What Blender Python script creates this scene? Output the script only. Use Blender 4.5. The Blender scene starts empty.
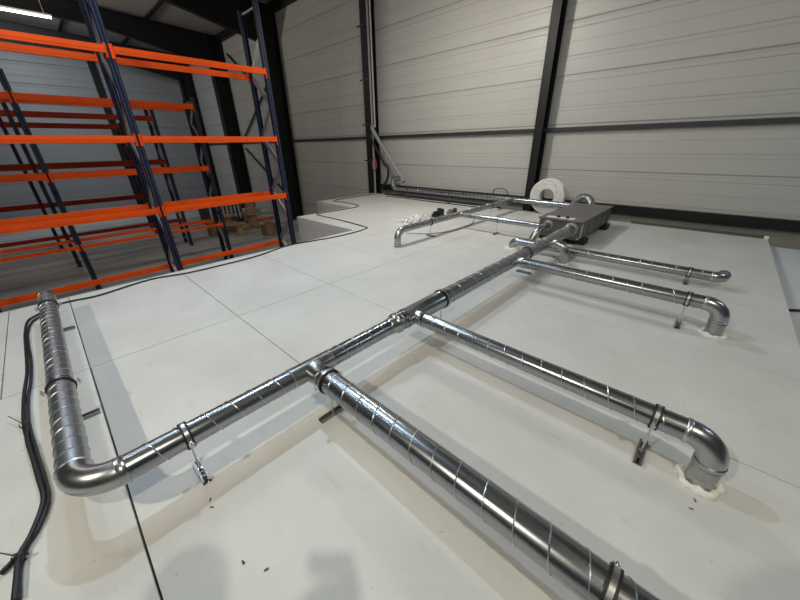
import bpy, bmesh, math, random
from mathutils import Vector, Matrix
random.seed(7)
S = bpy.context.scene
COL = S.collection
PI = math.pi
V = Vector

# ------------------------------------------------------------------ materials
def new_mat(name):
    m = bpy.data.materials.new(name); m.use_nodes = True
    nt = m.node_tree
    return m, nt, nt.nodes['Principled BSDF']

def plain(name, col, rough=.5, metal=0., noise=0., nscale=8., bump=0., bscale=40., coat=0., spec=.5):
    m, nt, b = new_mat(name)
    b.inputs['Base Color'].default_value = (*col, 1)
    b.inputs['Roughness'].default_value = rough
    b.inputs['Metallic'].default_value = metal
    b.inputs['Specular IOR Level'].default_value = spec
    if coat: b.inputs['Coat Weight'].default_value = coat
    tc = nt.nodes.new('ShaderNodeTexCoord')
    if noise:
        n = nt.nodes.new('ShaderNodeTexNoise'); n.inputs['Scale'].default_value = nscale
        n.inputs['Detail'].default_value = 5
        nt.links.new(tc.outputs['Object'], n.inputs['Vector'])
        r = nt.nodes.new('ShaderNodeMapRange')
        r.inputs[1].default_value = .3; r.inputs[2].default_value = .7
        r.inputs[3].default_value = 1 - noise; r.inputs[4].default_value = 1 + noise
        nt.links.new(n.outputs['Fac'], r.inputs[0])
        mx = nt.nodes.new('ShaderNodeVectorMath'); mx.operation = 'SCALE'
        mx.inputs[0].default_value = col
        nt.links.new(r.outputs[0], mx.inputs['Scale'])
        nt.links.new(mx.outputs[0], b.inputs['Base Color'])
    if bump:
        n2 = nt.nodes.new('ShaderNodeTexNoise'); n2.inputs['Scale'].default_value = bscale
        n2.inputs['Detail'].default_value = 3
        nt.links.new(tc.outputs['Object'], n2.inputs['Vector'])
        bp = nt.nodes.new('ShaderNodeBump'); bp.inputs['Strength'].default_value = bump
        bp.inputs['Distance'].default_value = .01
        nt.links.new(n2.outputs['Fac'], bp.inputs['Height'])
        nt.links.new(bp.outputs[0], b.inputs['Normal'])
    return m

def galv(name, axis, base=(.36, .38, .41), r0=.2, r1=.32):
    """galvanised sheet: fine streaks drawn out along one axis"""
    m, nt, b = new_mat(name)
    b.inputs['Metallic'].default_value = 1
    tc = nt.nodes.new('ShaderNodeTexCoord')
    mp = nt.nodes.new('ShaderNodeMapping')
    sc = [30, 30, 30]
    if axis is not None: sc[axis] = 2.2
    else: sc = [14, 14, 14]
    mp.inputs['Scale'].default_value = sc
    nt.links.new(tc.outputs['Object'], mp.inputs['Vector'])
    n = nt.nodes.new('ShaderNodeTexNoise'); n.inputs['Scale'].default_value = 1; n.inputs['Detail'].default_value = 4
    nt.links.new(mp.outputs[0], n.inputs['Vector'])
    r = nt.nodes.new('ShaderNodeMapRange'); r.inputs[1].default_value = .3; r.inputs[2].default_value = .7
    r.inputs[3].default_value = r0; r.inputs[4].default_value = r1
    nt.links.new(n.outputs['Fac'], r.inputs[0]); nt.links.new(r.outputs[0], b.inputs['Roughness'])
    cr = nt.nodes.new('ShaderNodeMapRange'); cr.inputs[1].default_value = .3; cr.inputs[2].default_value = .7
    cr.inputs[3].default_value = .92; cr.inputs[4].default_value = 1.07
    nt.links.new(n.outputs['Fac'], cr.inputs[0])
    mx = nt.nodes.new('ShaderNodeVectorMath'); mx.operation = 'SCALE'; mx.inputs[0].default_value = base
    nt.links.new(cr.outputs[0], mx.inputs['Scale']); nt.links.new(mx.outputs[0], b.inputs['Base Color'])
    bp = nt.nodes.new('ShaderNodeBump'); bp.inputs['Strength'].default_value = .012; bp.inputs['Distance'].default_value = .01
    nt.links.new(n.outputs['Fac'], bp.inputs['Height']); nt.links.new(bp.outputs[0], b.inputs['Normal'])
    return m

def deck_mat():
    m, nt, b = new_mat('white_panel_sheet')
    tc = nt.nodes.new('ShaderNodeTexCoord')
    n = nt.nodes.new('ShaderNodeTexNoise'); n.inputs['Scale'].default_value = 1.1; n.inputs['Detail'].default_value = 7
    n.inputs['Roughness'].default_value = .62
    nt.links.new(tc.outputs['Object'], n.inputs['Vector'])
    ra = nt.nodes.new('ShaderNodeValToRGB')
    e = ra.color_ramp.elements
    e[0].position = .3; e[0].color = (.60, .595, .575, 1); e[1].position = .62; e[1].color = (.70, .695, .675, 1)
    nt.links.new(n.outputs['Fac'], ra.inputs[0])
    # small dirt specks and scuffs
    v = nt.nodes.new('ShaderNodeTexNoise'); v.inputs['Scale'].default_value = 26; v.inputs['Detail'].default_value = 2
    nt.links.new(tc.outputs['Object'], v.inputs['Vector'])
    r2 = nt.nodes.new('ShaderNodeMapRange'); r2.inputs[1].default_value = .70; r2.inputs[2].default_value = .80
    r2.inputs[3].default_value = 1; r2.inputs[4].default_value = .72
    nt.links.new(v.outputs['Fac'], r2.inputs[0])
    mp = nt.nodes.new('ShaderNodeMapping'); mp.inputs['Scale'].default_value = (5, 14, 5); mp.inputs['Rotation'].default_value = (0, 0, .5)
    nt.links.new(tc.outputs['Object'], mp.inputs['Vector'])
    w = nt.nodes.new('ShaderNodeTexNoise'); w.inputs['Scale'].default_value = 1; w.inputs['Detail'].default_value = 6
    nt.links.new(mp.outputs[0], w.inputs['Vector'])
    r3 = nt.nodes.new('ShaderNodeMapRange'); r3.inputs[1].default_value = .62; r3.inputs[2].default_value = .78
    r3.inputs[3].default_value = 1; r3.inputs[4].default_value = .88
    nt.links.new(w.outputs['Fac'], r3.inputs[0])
    mu = nt.nodes.new('ShaderNodeMath'); mu.operation = 'MULTIPLY'
    nt.links.new(r2.outputs[0], mu.inputs[0]); nt.links.new(r3.outputs[0], mu.inputs[1])
    mx = nt.nodes.new('ShaderNodeVectorMath'); mx.operation = 'SCALE'
    nt.links.new(ra.outputs[0], mx.inputs[0]); nt.links.new(mu.outputs[0], mx.inputs['Scale'])
    nt.links.new(mx.outputs[0], b.inputs['Base Color'])
    rr = nt.nodes.new('ShaderNodeMapRange'); rr.inputs[3].default_value = .34; rr.inputs[4].default_value = .6
    nt.links.new(w.outputs['Fac'], rr.inputs[0]); nt.links.new(rr.outputs[0], b.inputs['Roughness'])
    b.inputs['Specular IOR Level'].default_value = .35
    return m

def cladding(name, col, step, joint):
    """horizontally profiled metal cladding: fine ribs every `step`, a joint every `joint`"""
    m, nt, b = new_mat(name)
    tc = nt.nodes.new('ShaderNodeTexCoord')
    sp = nt.nodes.new('ShaderNodeSeparateXYZ'); nt.links.new(tc.outputs['Object'], sp.inputs[0])
    def mth(op, a, bb):
        n = nt.nodes.new('ShaderNodeMath'); n.operation = op
        for i, q in enumerate((a, bb)):
            if q is None: continue
            if isinstance(q, (int, float)): n.inputs[i].default_value = q
            else: nt.links.new(q, n.inputs[i])
        return n.outputs[0]
    z = sp.outputs['Z']
    ripple = mth('SINE', mth('MULTIPLY', z, 2 * PI / step), None)
    p = mth('PINGPONG', z, joint / 2)          # 0 at every joint
    groove = mth('SUBTRACT', 1, mth('MINIMUM', mth('MULTIPLY', p, 42), 1))
    p2 = mth('PINGPONG', mth('ADD', z, .137), joint / 4)
    g2 = mth('SUBTRACT', 1, mth('MINIMUM', mth('MULTIPLY', p2, 90), 1))
    p3 = mth('PINGPONG', mth('ADD', z, .05), joint / 6)
    g3 = mth('MULTIPLY', mth('SUBTRACT', 1, mth('MINIMUM', mth('MULTIPLY', p3, 55), 1)), .5)
    g2 = mth('MAXIMUM', g2, g3)
    h = mth('SUBTRACT', mth('MULTIPLY', ripple, .05), mth('ADD', groove, mth('MULTIPLY', g2, .6)))
    bp = nt.nodes.new('ShaderNodeBump'); bp.inputs['Strength'].default_value = .8; bp.inputs['Distance'].default_value = .008
    nt.links.new(h, bp.inputs['Height']); nt.links.new(bp.outputs[0], b.inputs['Normal'])
    n = nt.nodes.new('ShaderNodeTexNoise'); n.inputs['Scale'].default_value = .7; n.inputs['Detail'].default_value = 4
    nt.links.new(tc.outputs['Object'], n.inputs['Vector'])
    f = mth('ADD', .93, mth('MULTIPLY', n.outputs['Fac'], .14))
    f = mth('MULTIPLY', f, mth('SUBTRACT', 1, mth('MULTIPLY', mth('ADD', groove, mth('MULTIPLY', g2, .6)), .45)))
    mx = nt.nodes.new('ShaderNodeVectorMath'); mx.operation = 'SCALE'; mx.inputs[0].default_value = col
    nt.links.new(f, mx.inputs['Scale']); nt.links.new(mx.outputs[0], b.inputs['Base Color'])
    b.inputs['Roughness'].default_value = .42
    return m

def floor_mat():
    m, nt, b = new_mat('worn_concrete')
    tc = nt.nodes.new('ShaderNodeTexCoord')
    mp = nt.nodes.new('ShaderNodeMapping'); mp.inputs['Scale'].default_value = (1.6, .16, 1)
    nt.links.new(tc.outputs['Object'], mp.inputs['Vector'])
    n = nt.nodes.new('ShaderNodeTexNoise'); n.inputs['Scale'].default_value = 1; n.inputs['Detail'].default_value = 6
    nt.links.new(mp.outputs[0], n.inputs['Vector'])
    ra = nt.nodes.new('ShaderNodeValToRGB'); e = ra.color_ramp.elements
    e[0].position = .36; e[0].color = (.24, .235, .23, 1); e[1].position = .6; e[1].color = (.62, .61, .60, 1)
    nt.links.new(n.outputs['Fac'], ra.inputs[0]); nt.links.new(ra.outputs[0], b.inputs['Base Color'])
    b.inputs['Roughness'].default_value = .5
    return m

def upright_mat():
    """dark blue rack steel with punched holes painted pale, as light showing through"""
    m, nt, b = new_mat('blue_punched_steel')
    tc = nt.nodes.new('ShaderNodeTexCoord')
    sp = nt.nodes.new('ShaderNodeSeparateXYZ'); nt.links.new(tc.outputs['Object'], sp.inputs[0])
    def mth(op, a, bb=None):
        n = nt.nodes.new('ShaderNodeMath'); n.operation = op
        for i, q in enumerate((a, bb)):
            if q is None: continue
            if isinstance(q, (int, float)): n.inputs[i].default_value = q
            else: nt.links.new(q, n.inputs[i])
        return n.outputs[0]
    dz = mth('SUBTRACT', mth('PINGPONG', sp.outputs['Z'], .025), .0125)
    dy = mth('SUBTRACT', mth('ABSOLUTE', sp.outputs['Y']), .026)
    d = mth('ADD', mth('MULTIPLY', dz, dz), mth('MULTIPLY', dy, dy))
    hole = mth('LESS_THAN', d, .000034)
    mix = nt.nodes.new('ShaderNodeMix'); mix.data_type = 'RGBA'
    mix.inputs[6].default_value = (.004, .009, .034, 1); mix.inputs[7].default_value = (.16, .18, .22, 1)  # pale dots stand for light coming through the holes
    nt.links.new(hole, mix.inputs[0]); nt.links.new(mix.outputs[2], b.inputs['Base Color'])
    b.inputs['Roughness'].default_value = .5; b.inputs['Specular IOR Level'].default_value = .25
    return m

M = dict(
    deck=deck_mat(),
    deckwall=plain('white_room_wall', (.62, .61, .58), .45, noise=.03, nscale=2),
    lowroof=plain('pale_lower_roof', (.66, .68, .70), .5, noise=.03, nscale=2),
    dl=galv('galvanised_matt_sheet', 0, (.40, .42, .45), .36, .46),
    dx=galv('galvanised_spiral_sheet', 0), dy=galv('galvanised_spiral_sheet_long', 1),
    elbow=galv('galvanised_pressed_elbow', None, (.44, .445, .45), .26, .32),
    seam=plain('galvanised_lock_seam', (.56, .58, .60), .36, 1),
    zinc=plain('zinc_plated_steel', (.62, .63, .64), .3, 1),
    chan=plain('zinc_channel', (.34, .34, .34), .42, .9),
    rubber=plain('black_rubber', (.012, .012, .012), .55),
    foam=plain('white_expanding_foam', (.86, .84, .80), .8, bump=.5, bscale=60),
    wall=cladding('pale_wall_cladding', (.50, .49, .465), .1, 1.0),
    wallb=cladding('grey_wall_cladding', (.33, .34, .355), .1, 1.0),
    roof=plain('roof_sheet', (.34, .31, .28), .7, noise=.1, nscale=1.5),
    floor=floor_mat(),
    steel=plain('black_painted_steel', (.010, .010, .011), .5, noise=.1, nscale=3, spec=.3),
    girt=plain('dark_grey_rail', (.03, .03, .034), .5),
    lowwall=plain('grey_plinth', (.30, .285, .26), .6, noise=.05, nscale=3),
    blue=upright_mat(),
    bluep=plain('blue_rack_steel', (.012, .022, .06), .45),
    brace=plain('grey_brace_steel', (.42, .42, .42), .38, .8),
    orange=plain('orange_rack_beam', (.90, .095, .006), .5, noise=.06, nscale=4, spec=.2),
    orange_shade=plain('shaded_orange_rack_beam', (.36, .030, .008), .5, noise=.06, nscale=4, spec=.2),  # orange beam colour darkened for the shade on the far racks
    cable=plain('black_cable_sheath', (.014, .014, .015), .5),
    tie=plain('black_cable_tie', (.02, .02, .02), .5),
    case=plain('grey_unit_casing', (.17, .16, .15), .42, .35, noise=.05, nscale=6),
    caseside=plain('dark_unit_side', (.14, .135, .13), .45, .4, noise=.2, nscale=14),
    spig=plain('pale_spigot_collar', (.36, .35, .34), .5, .5),
    sticker=plain('pale_sticker', (.85, .85, .85), .5),
    black=plain('matt_black', (.01, .01, .01), .6),
    hose=plain('white_ribbed_hose', (.80, .78, .75), .5),
    alu=plain('crinkled_aluminium', (.42, .43, .43), .25, 1, bump=.7, bscale=70),
    film=plain('crumpled_white_film', (.80, .79, .77), .2, noise=.1, nscale=12),
    wood=plain('pale_reel_wood', (.42, .29, .17), .7, noise=.2, nscale=6),
    card=plain('brown_card', (.26, .165, .10), .8, noise=.2, nscale=5),
    crate=plain('dark_blue_grey_plastic', (.05, .058, .075), .5),
    conduit=plain('grey_plastic_conduit', (.30, .30, .30), .45),
    cond2=plain('light_conduit', (.5, .49, .48), .45),
    red=plain('red_pink_hose', (.42, .07, .07), .5),
    tray=plain('dark_cable_tray', (.055, .05, .045), .55),
    skin=plain('skin', (.55, .36, .27), .5),
    cloth=plain('dark_workwear', (.03, .035, .045), .8),
    hair=plain('dark_hair', (.03, .02, .015), .7),
)
m, nt, b = new_mat('lit_tube'); b.inputs['Emission Color'].default_value = (.93, .96, 1, 1); b.inputs['Emission Strength'].default_value = 9
b.inputs['Base Color'].default_value = (.9, .9, .9, 1); M['tube'] = m

# ------------------------------------------------------------------ mesh builder
class MB:
    def __init__(s): s.v = []; s.f = []; s.sm = []
    def add(s, vs, fs, smooth=False):
        o = len(s.v); s.v += [tuple(p) for p in vs]
        s.f += [tuple(i + o for i in f) for f in fs]; s.sm += [smooth] * len(fs); return s
    def box(s, a, b):
        x0, y0, z0 = a; x1, y1, z1 = b
        vs = [(x0,y0,z0),(x1,y0,z0),(x1,y1,z0),(x0,y1,z0),(x0,y0,z1),(x1,y0,z1),(x1,y1,z1),(x0,y1,z1)]
        return s.add(vs, [(3,2,1,0),(4,5,6,7),(0,1,5,4),(1,2,6,5),(2,3,7,6),(3,0,4,7)])
    def prism(s, poly, axis, t0, t1):
        """poly: 2-D points in the two other axes (ascending order), extruded along axis"""
        n = len(poly); vs = []
        for t in (t0, t1):
            for p in poly:
                q = list(p); q.insert(axis, t); vs.append(q)
        fs = [tuple(range(n))[::-1], tuple(range(n, 2 * n))]
        fs += [(i, (i + 1) % n, (i + 1) % n + n, i + n) for i in range(n)]
        return s.add(vs, fs)
    def bar(s, a, b, w, h, up=(0, 0, 1)):
        a = V(a); b = V(b); d = (b - a).normalized(); u = V(up)
        if abs(d.dot(u)) > .98: u = V((1, 0, 0))
        sd = d.cross(u).normalized(); u = sd.cross(d).normalized()
        vs = []
        for p in (a, b):
            for i, j in ((-1,-1),(1,-1),(1,1),(-1,1)): vs.append(p + sd * (w / 2 * i) + u * (h / 2 * j))
        return s.add(vs, [(0,1,2,3)[::-1],(4,5,6,7),(0,1,5,4),(1,2,6,5),(2,3,7,6),(3,0,4,7)])
    def tube(s, pts, r, n=12, caps=True, closed=False):
        pts = [V(p) for p in pts]; N = len(pts)
        R = r if isinstance(r, (list, tuple)) else [r] * N
        tang = []
        for i in range(N):
            if closed: t = pts[(i + 1) % N] - pts[i - 1]
            else: t = pts[min(i + 1, N - 1)] - pts[max(i - 1, 0)]
            tang.append(t.normalized())
        u = V((0, 0, 1))
        if abs(tang[0].dot(u)) > .9: u = V((1, 0, 0))
        u = (u - tang[0] * u.dot(tang[0])).normalized()
        vs = []
        for i in range(N):
            u = (u - tang[i] * u.dot(tang[i])).normalized(); w = tang[i].cross(u)
            for k in range(n):
                a = 2 * PI * k / n
                vs.append(pts[i] + (u * math.cos(a) + w * math.sin(a)) * R[i])
        fs = []
        for i in range(N if closed else N - 1):
            j = (i + 1) % N
            for k in range(n): fs.append((i*n+k, i*n+(k+1)%n, j*n+(k+1)%n, j*n+k))
        s.add(vs, fs, True)
        if caps and not closed:
            o = len(s.v) - len(vs)
            s.f.append(tuple(o + k for k in range(n))[::-1]); s.sm.append(False)
            s.f.append(tuple(o + (N-1)*n + k for k in range(n))); s.sm.append(False)
        return s
    def lathe(s, o, ax, prof, n=32):
        """prof: (radius, distance along ax) pairs"""
        o = V(o); ax = V(ax).normalized(); u = V((0, 0, 1))
        if abs(ax.dot(u)) > .9: u = V((1, 0, 0))
        u = (u - ax * u.dot(ax)).normalized(); w = ax.cross(u)
        vs = []
        for r, t in prof:
            for k in range(n):
                a = 2 * PI * k / n; vs.append(o + ax * t + (u * math.cos(a) + w * math.sin(a)) * max(r, 1e-4))
        fs = []
        for i in range(len(prof) - 1):
            for k in range(n): fs.append((i*n+k, i*n+(k+1)%n, (i+1)*n+(k+1)%n, (i+1)*n+k))
        return s.add(vs, fs, True)
    def build(s, name, mat, parent=None, loc=None, bevel=0):
        me = bpy.data.meshes.new(name); me.from_pydata(s.v, [], s.f)
        me.polygons.foreach_set('use_smooth', s.sm); me.update()
        bm = bmesh.new(); bm.from_mesh(me); bmesh.ops.recalc_face_normals(bm, faces=bm.faces); bm.to_mesh(me); bm.free()
        me.materials.append(mat if not isinstance(mat, str) else M[mat])
        o = bpy.data.objects.new(name, me); COL.objects.link(o)
        if parent: o.parent = parent; o.matrix_parent_inverse = Matrix.Translation(-V(parent_world(parent)))
        if loc: o.location = loc
        if any(s.sm):
            es = o.modifiers.new('crease', 'EDGE_SPLIT'); es.split_angle = math.radians(38)
        if bevel:
            md = o.modifiers.new('edge', 'BEVEL'); md.width = bevel; md.segments = 2; md.limit_method = 'ANGLE'
        return o

def parent_world(p):
    return V(p.location) if p.type == 'EMPTY' else V((0, 0, 0))   # meshes are built in world coordinates

def tag(o, label, cat, group=None):
    o['label'] = label; o['category'] = cat
    if group: o['group'] = group
    return o
def thing(name, loc, label, cat, group=None):
    o = bpy.data.objects.new(name, None); COL.objects.link(o); o.location = loc
    o.empty_display_size = .1
    return tag(o, label, cat, group)
def struct(o): o['kind'] = 'structure'; return o

def smooth_path(pts, n=8):
    """Catmull-Rom through the points"""
    P = [V(p) for p in pts]; P = [P[0] * 2 - P[1]] + P + [P[-1] * 2 - P[-2]]
    out = []
    for i in range(1, len(P) - 2):
        for k in range(n):
            t = k / n; a, b_, c, d = P[i-1], P[i], P[i+1], P[i+2]
            out.append(.5 * ((2*b_) + (c - a)*t + (2*a - 5*b_ + 4*c - d)*t*t + (3*b_ - a - 3*c + d)*t**3))
    out.append(P[-2]); return out

# ------------------------------------------------------------------ setting
ZF = -1.8           # warehouse floor; the white room's roof is z = 0
YW = 9.1            # cladding of the back wall
struct(MB().box((-30, -9, ZF - .2), (8, 9.4, ZF)).build('floor', 'floor'))
struct(MB().box((-9.5, YW, .1), (8, 9.35, 7.4)).box((-30, YW, ZF), (-9.5, 9.35, 7.4)).build('wall_back', 'wall'))
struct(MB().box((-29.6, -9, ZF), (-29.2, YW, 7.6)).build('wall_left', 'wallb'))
struct(MB().prism([(9.35, 7.02), (-9, 7.92), (-9, 8.1), (9.35, 7.2)], 0, -30, 8).build('ceiling', 'roof'))
struct(MB().box((-9.5, YW - .02, ZF), (8, 9.35, .12)).build('baseboard_back', 'lowwall'))
struct(MB().box((-9.5, 8.98, .12), (8, YW, .30)).build('trim_1', 'steel'))
t = MB()
t.box((-29.2, 8.99, 1.865), (8, YW, 1.945)); struct(t.build('trim_2', 'girt'))
struct(MB().box((-29.2, 8.9, 6.7), (8, YW, 7.0)).build('trim_3', 'steel'))

def roofz(y): return 7.02 + (9.35 - y) * .049
COLX = [(-3.61, 'black steel wall column standing behind the white hose coil'),
        (-9.735, 'black steel wall column carrying grey conduit and the red hose'),
        (-15.82, 'black steel wall column just right of the end rack frame'),
        (-21.65, 'black steel wall column seen through the near rack end bay'),
        (-27.2, 'black steel wall column farthest left, behind the far racks')]
def hsection(x, w=.22, y0=8.74, y1=9.04, tf=.018, tw=.012):
    return [(x-w/2,y0),(x+w/2,y0),(x+w/2,y0+tf),(x+tw/2,y0+tf),(x+tw/2,y1-tf),(x+w/2,y1-tf),(x+w/2,y1),(x-w/2,y1),(x-w/2,y1-tf),(x-tw/2,y1-tf),(x-tw/2,y0+tf),(x-w/2,y0+tf)]
for i, (x, lab) in enumerate(COLX):
    w = (.20, .37, .46, .46, .46)[i]
    o = MB().prism(hsection(x, w, y0=(8.74, 8.74, 8.42, 8.32, 8.32)[i]), 2, ZF, 6.95).build('steel_column', 'steel', loc=None)
    tag(o, lab, 'column', 'steel columns along the back wall')
tag(MB().box((-29.2, 4.25, ZF), (-28.95, 4.55, 7.2)).build('steel_column', 'steel'), 'thin black column standing on the far left wall behind the racks', 'column', 'steel columns')
RAFT = ['black roof beam running over the end of the near rack', 'black roof beam crossing above the orange top beams', 'black roof beam farthest left, below the lit tube']
for (x, lab) in zip((-15.82, -21.65, -27.2), RAFT):
    poly = [(8.74, roofz(8.74) - .12), (8.74, 5.55), (4.0, roofz(4.) - .78), (-8.5, roofz(-8.5) - .78), (-8.5, roofz(-8.5) - .12)]
    b_ = MB().prism(poly, 0, x - .01, x + .01)
    for zz in (0, 1):
        if zz == 0:
            b_.prism([(8.74, 5.53), (4.0, roofz(4.) - .8), (-8.5, roofz(-8.5) - .8), (-8.5, roofz(-8.5) - .76), (4.0, roofz(4.) - .76), (8.74, 5.57)], 0, x - .12, x + .12)
        else:
            b_.prism([(8.74, roofz(8.74) - .14), (-8.5, roofz(-8.5) - .14), (-8.5, roofz(-8.5) - .10), (8.74, roofz(8.74) - .10)], 0, x - .12, x + .12)
    tag(b_.build('roof_beam', 'steel'), lab, 'roof beam', 'roof beams')
for y, lab in ((5.9, 'dark roof purlin nearest the back wall'), (3.3, 'dark roof purlin second from the back wall'), (.7, 'dark roof purlin farthest from the back wall')):
    tag(MB().box((-29.2, y - .05, roofz(y) - .12), (8, y + .05, roofz(y) - .02)).build('roof_purlin', 'steel'), lab, 'purlin', 'roof purlins')
tag(MB().tube([(-18.4, 2.0, roofz(2) - .2), (-18.4, 8.7, 6.86)], .02, 6).build('roof_cable', 'cable'), 'thin black cable run under the roof sheets', 'cable')
# wall bracing between the two columns seen behind the rack
for a, b_, lab in (((-20.9, 9.0, 6.1), (-16.0, 9.0, 2.9), 'dark brace rod slanting down from the roof corner behind the rack'),
                   ((-20.9, 9.0, 2.1), (-16.0, 9.0, 5.0), 'dark brace rod slanting up behind the near rack end frame'),
                   ((-20.9, 9.0, 1.6), (-16.0, 9.0, -1.2), 'dark brace rod slanting down behind the near rack end frame')):
    tag(MB().bar(a, b_, .05, .09).build('wall_brace', 'girt'), lab, 'brace', 'wall brace rods')

# ------------------------------------------------------------------ white panel room whose roof carries the ducts
room = thing('panel_room', (-2.2, 2.0, ZF), 'large white panel room whose flat roof carries the ducts', 'room')
def panel(x0, x1, y0, y1, g=.0036, gy=None):
    gy = g if gy is None else gy
    MB().box((x0 + g, y0 + gy, -.1), (x1 - g, y1 - g, 0)).build('roof_panel', 'deck', room, bevel=.002)
XS = -3.365
rows_l = [-2.6, -1.4, -.7, -.205, 1.0, 2.175, 3.4, 4.3]
rows_r = [-2.6, -1.4, -.205, 1.0, 2.175, 3.4, 4.78, 5.98, 7.2, 8.68]
for y0, y1 in zip(rows_l, rows_l[1:]): panel(-5.44, XS, y0, y1)
for y0, y1 in zip(rows_r, rows_r[1:]):
    panel(XS, .90, y0, y1, .0032, .006 if abs(y0 + .205) < .01 else None)
panel(-7.75, XS, 4.3, 4.78); panel(-7.75, XS, 4.78, 6.1); panel(-7.75, XS, 6.1, 7.3); panel(-7.75, XS, 7.3, 8.68)
panel(-9.55, -7.75, 6.1, 7.3); panel(-9.55, -7.75, 7.3, 8.68)
wl = [((-5.44, -2.6, ZF), (-5.36, 4.3, -.1)), ((-7.75, 4.3, ZF), (-5.36, 4.38, -.1)), ((-7.75, 4.38, ZF), (-7.67, 6.1, -.1)),
      ((-9.55, 6.1, ZF), (-7.67, 6.18, -.1)), ((-9.55, 6.18, ZF), (-9.47, 8.68, -.1)), ((-9.47, 8.6, ZF), (.90, 8.68, -.1)),
      ((.82, -2.6, ZF), (.90, 8.6, -.1)), ((-5.36, -2.6, ZF), (.82, -2.52, -.1))]
for a, b_ in wl: MB().box(a, b_).build('side_wall', 'deckwall', room)
# dark membrane below the joints so that gaps read as seams
MB().box((-5.3, -2.4, -.115), (.7, 8.5, -.105)).build('roof_lining', 'tray', room)
MB().box((-9.4, 6.2, -.115), (-5.3, 8.5, -.105)).build('roof_lining', 'tray', room)
# corner flashing strips on the set-back faces
MB().box((-7.752, 4.292, -.16), (-5.44, 4.299, -.001)).build('edge_flashing', 'deckwall', room)
MB().box((-9.552, 6.092, -.16), (-7.752, 6.099, -.001)).build('edge_flashing', 'deckwall', room)
MB().box((-5.45, -2.6, -.06), (-5.441, 4.29, .004)).build('edge_flashing', 'deckwall', room)

low = thing('panel_room', (2.6, 5.5, ZF), 'lower white room roof at the right edge of the picture', 'room')
MB().box((.905, 2.0, -.22), (6.5, 8.66, -.12)).build('roof_panel', 'lowroof', low)
MB().box((.95, 8.5, ZF), (6.5, 8.65, -.22)).build('side_wall', 'deckwall', low)
MB().box((6.35, 2.1, ZF), (6.5, 8.5, -.22)).build('side_wall', 'deckwall', low)
tag(MB().tube(smooth_path([(.96, 5.28, -.104), (1.1, 5.36, -.104), (1.6, 5.5, -.104), (2.3, 5.4, -.104)]), .016, 8).build('cable', 'cable'), 'short black cable lying on the lower roof at the right edge', 'cable', 'loose black cables')

# ------------------------------------------------------------------ ducts
ZD = .28
def pipe_pts(a, b_): return [V(a).lerp(V(b_), i / 8) for i in range(9)]
def spiral(parent, a, b_, R, mat, pitch=.127, r=.0034, ph=0., hand=1):
    """smooth pipe plus its raised helical lock seam"""
    a = V(a); b_ = V(b_); ax = (b_ - a); L = ax.length; ax.normalize()
    p = MB().tube(pipe_pts(a, b_), R, 40).build('pipe', mat, parent)
    u = V((0, 0, 1))
    if abs(ax.dot(u)) > .9: u = V((1, 0, 0))
    u = (u - ax * u.dot(ax)).normalized(); w = ax.cross(u)
    n = max(3, int(L / pitch * 28)); pts = []
    for i in range(n + 1):
        t = L * i / n; an = 2 * PI * t / pitch * hand + ph
        pts.append(a + ax * t + (u * math.cos(an) + w * math.sin(an)) * (R + .0004))
    MB().tube(pts, r, 5).build('spiral_seam', 'seam', p)
    return p
def elbow(parent, c, d0, d1, r, R, name='elbow', seg=14, tail=0., ang=90):
    """bend: enters at c travelling along d0, leaves along d1"""
    c = V(c); d0 = V(d0); d1 = V(d1); pts = []
    for i in range(seg + 1):
        a = math.radians(ang) * i / seg
        pts.append(c + d0 * (math.sin(a) * r) + d1 * ((1 - math.cos(a)) * r))
    if tail: pts.append(pts[-1] + d1 * tail)
    e = MB().tube(pts, R + .0025, 40)
    o = e.build(name, 'elbow', parent)
    k = MB().lathe(c, d0, [(R + .001, -.02), (R + .0055, -.014), (R + .0055, -.004), (R + .002, .004)], 40)
    k.build('joint_bead', 'seam', o)
    return pts[-1], o
def collar(parent, c, ax, R, L=.05, name='collar', mat='elbow'):
    return MB().lathe(c, ax, [(R - .001, -L/2), (R + .006, -L/2 + .004), (R + .003, -L/2 + .012), (R + .003, L/2 - .012), (R + .006, L/2 - .004), (R - .001, L/2)], 40).build(name, mat, parent)
def foam_ring(parent, c, R, rr=.022, seed=0):
    rnd = random.Random(seed); b_ = MB(); n = 40; ph = [rnd.uniform(0, 6.28) for _ in range(4)]
    pts = []; rad = []
    for i in range(n):
        a = 2 * PI * i / n
        k = 1 + .22 * math.sin(3 * a + ph[0]) + .14 * math.sin(7 * a + ph[1]) + .1 * math.sin(11 * a + ph[2])
        pts.append(V(c) + V((math.cos(a), math.sin(a), 0)) * (R + .012 + .006 * math.sin(5 * a + ph[3])) + V((0, 0, .006))); rad.append(rr * k)
    return b_.tube(pts, rad, 10, closed=True).build('foam_seal', 'foam', parent)

XM = -1.645; RS = .0635; RB = .082
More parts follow.
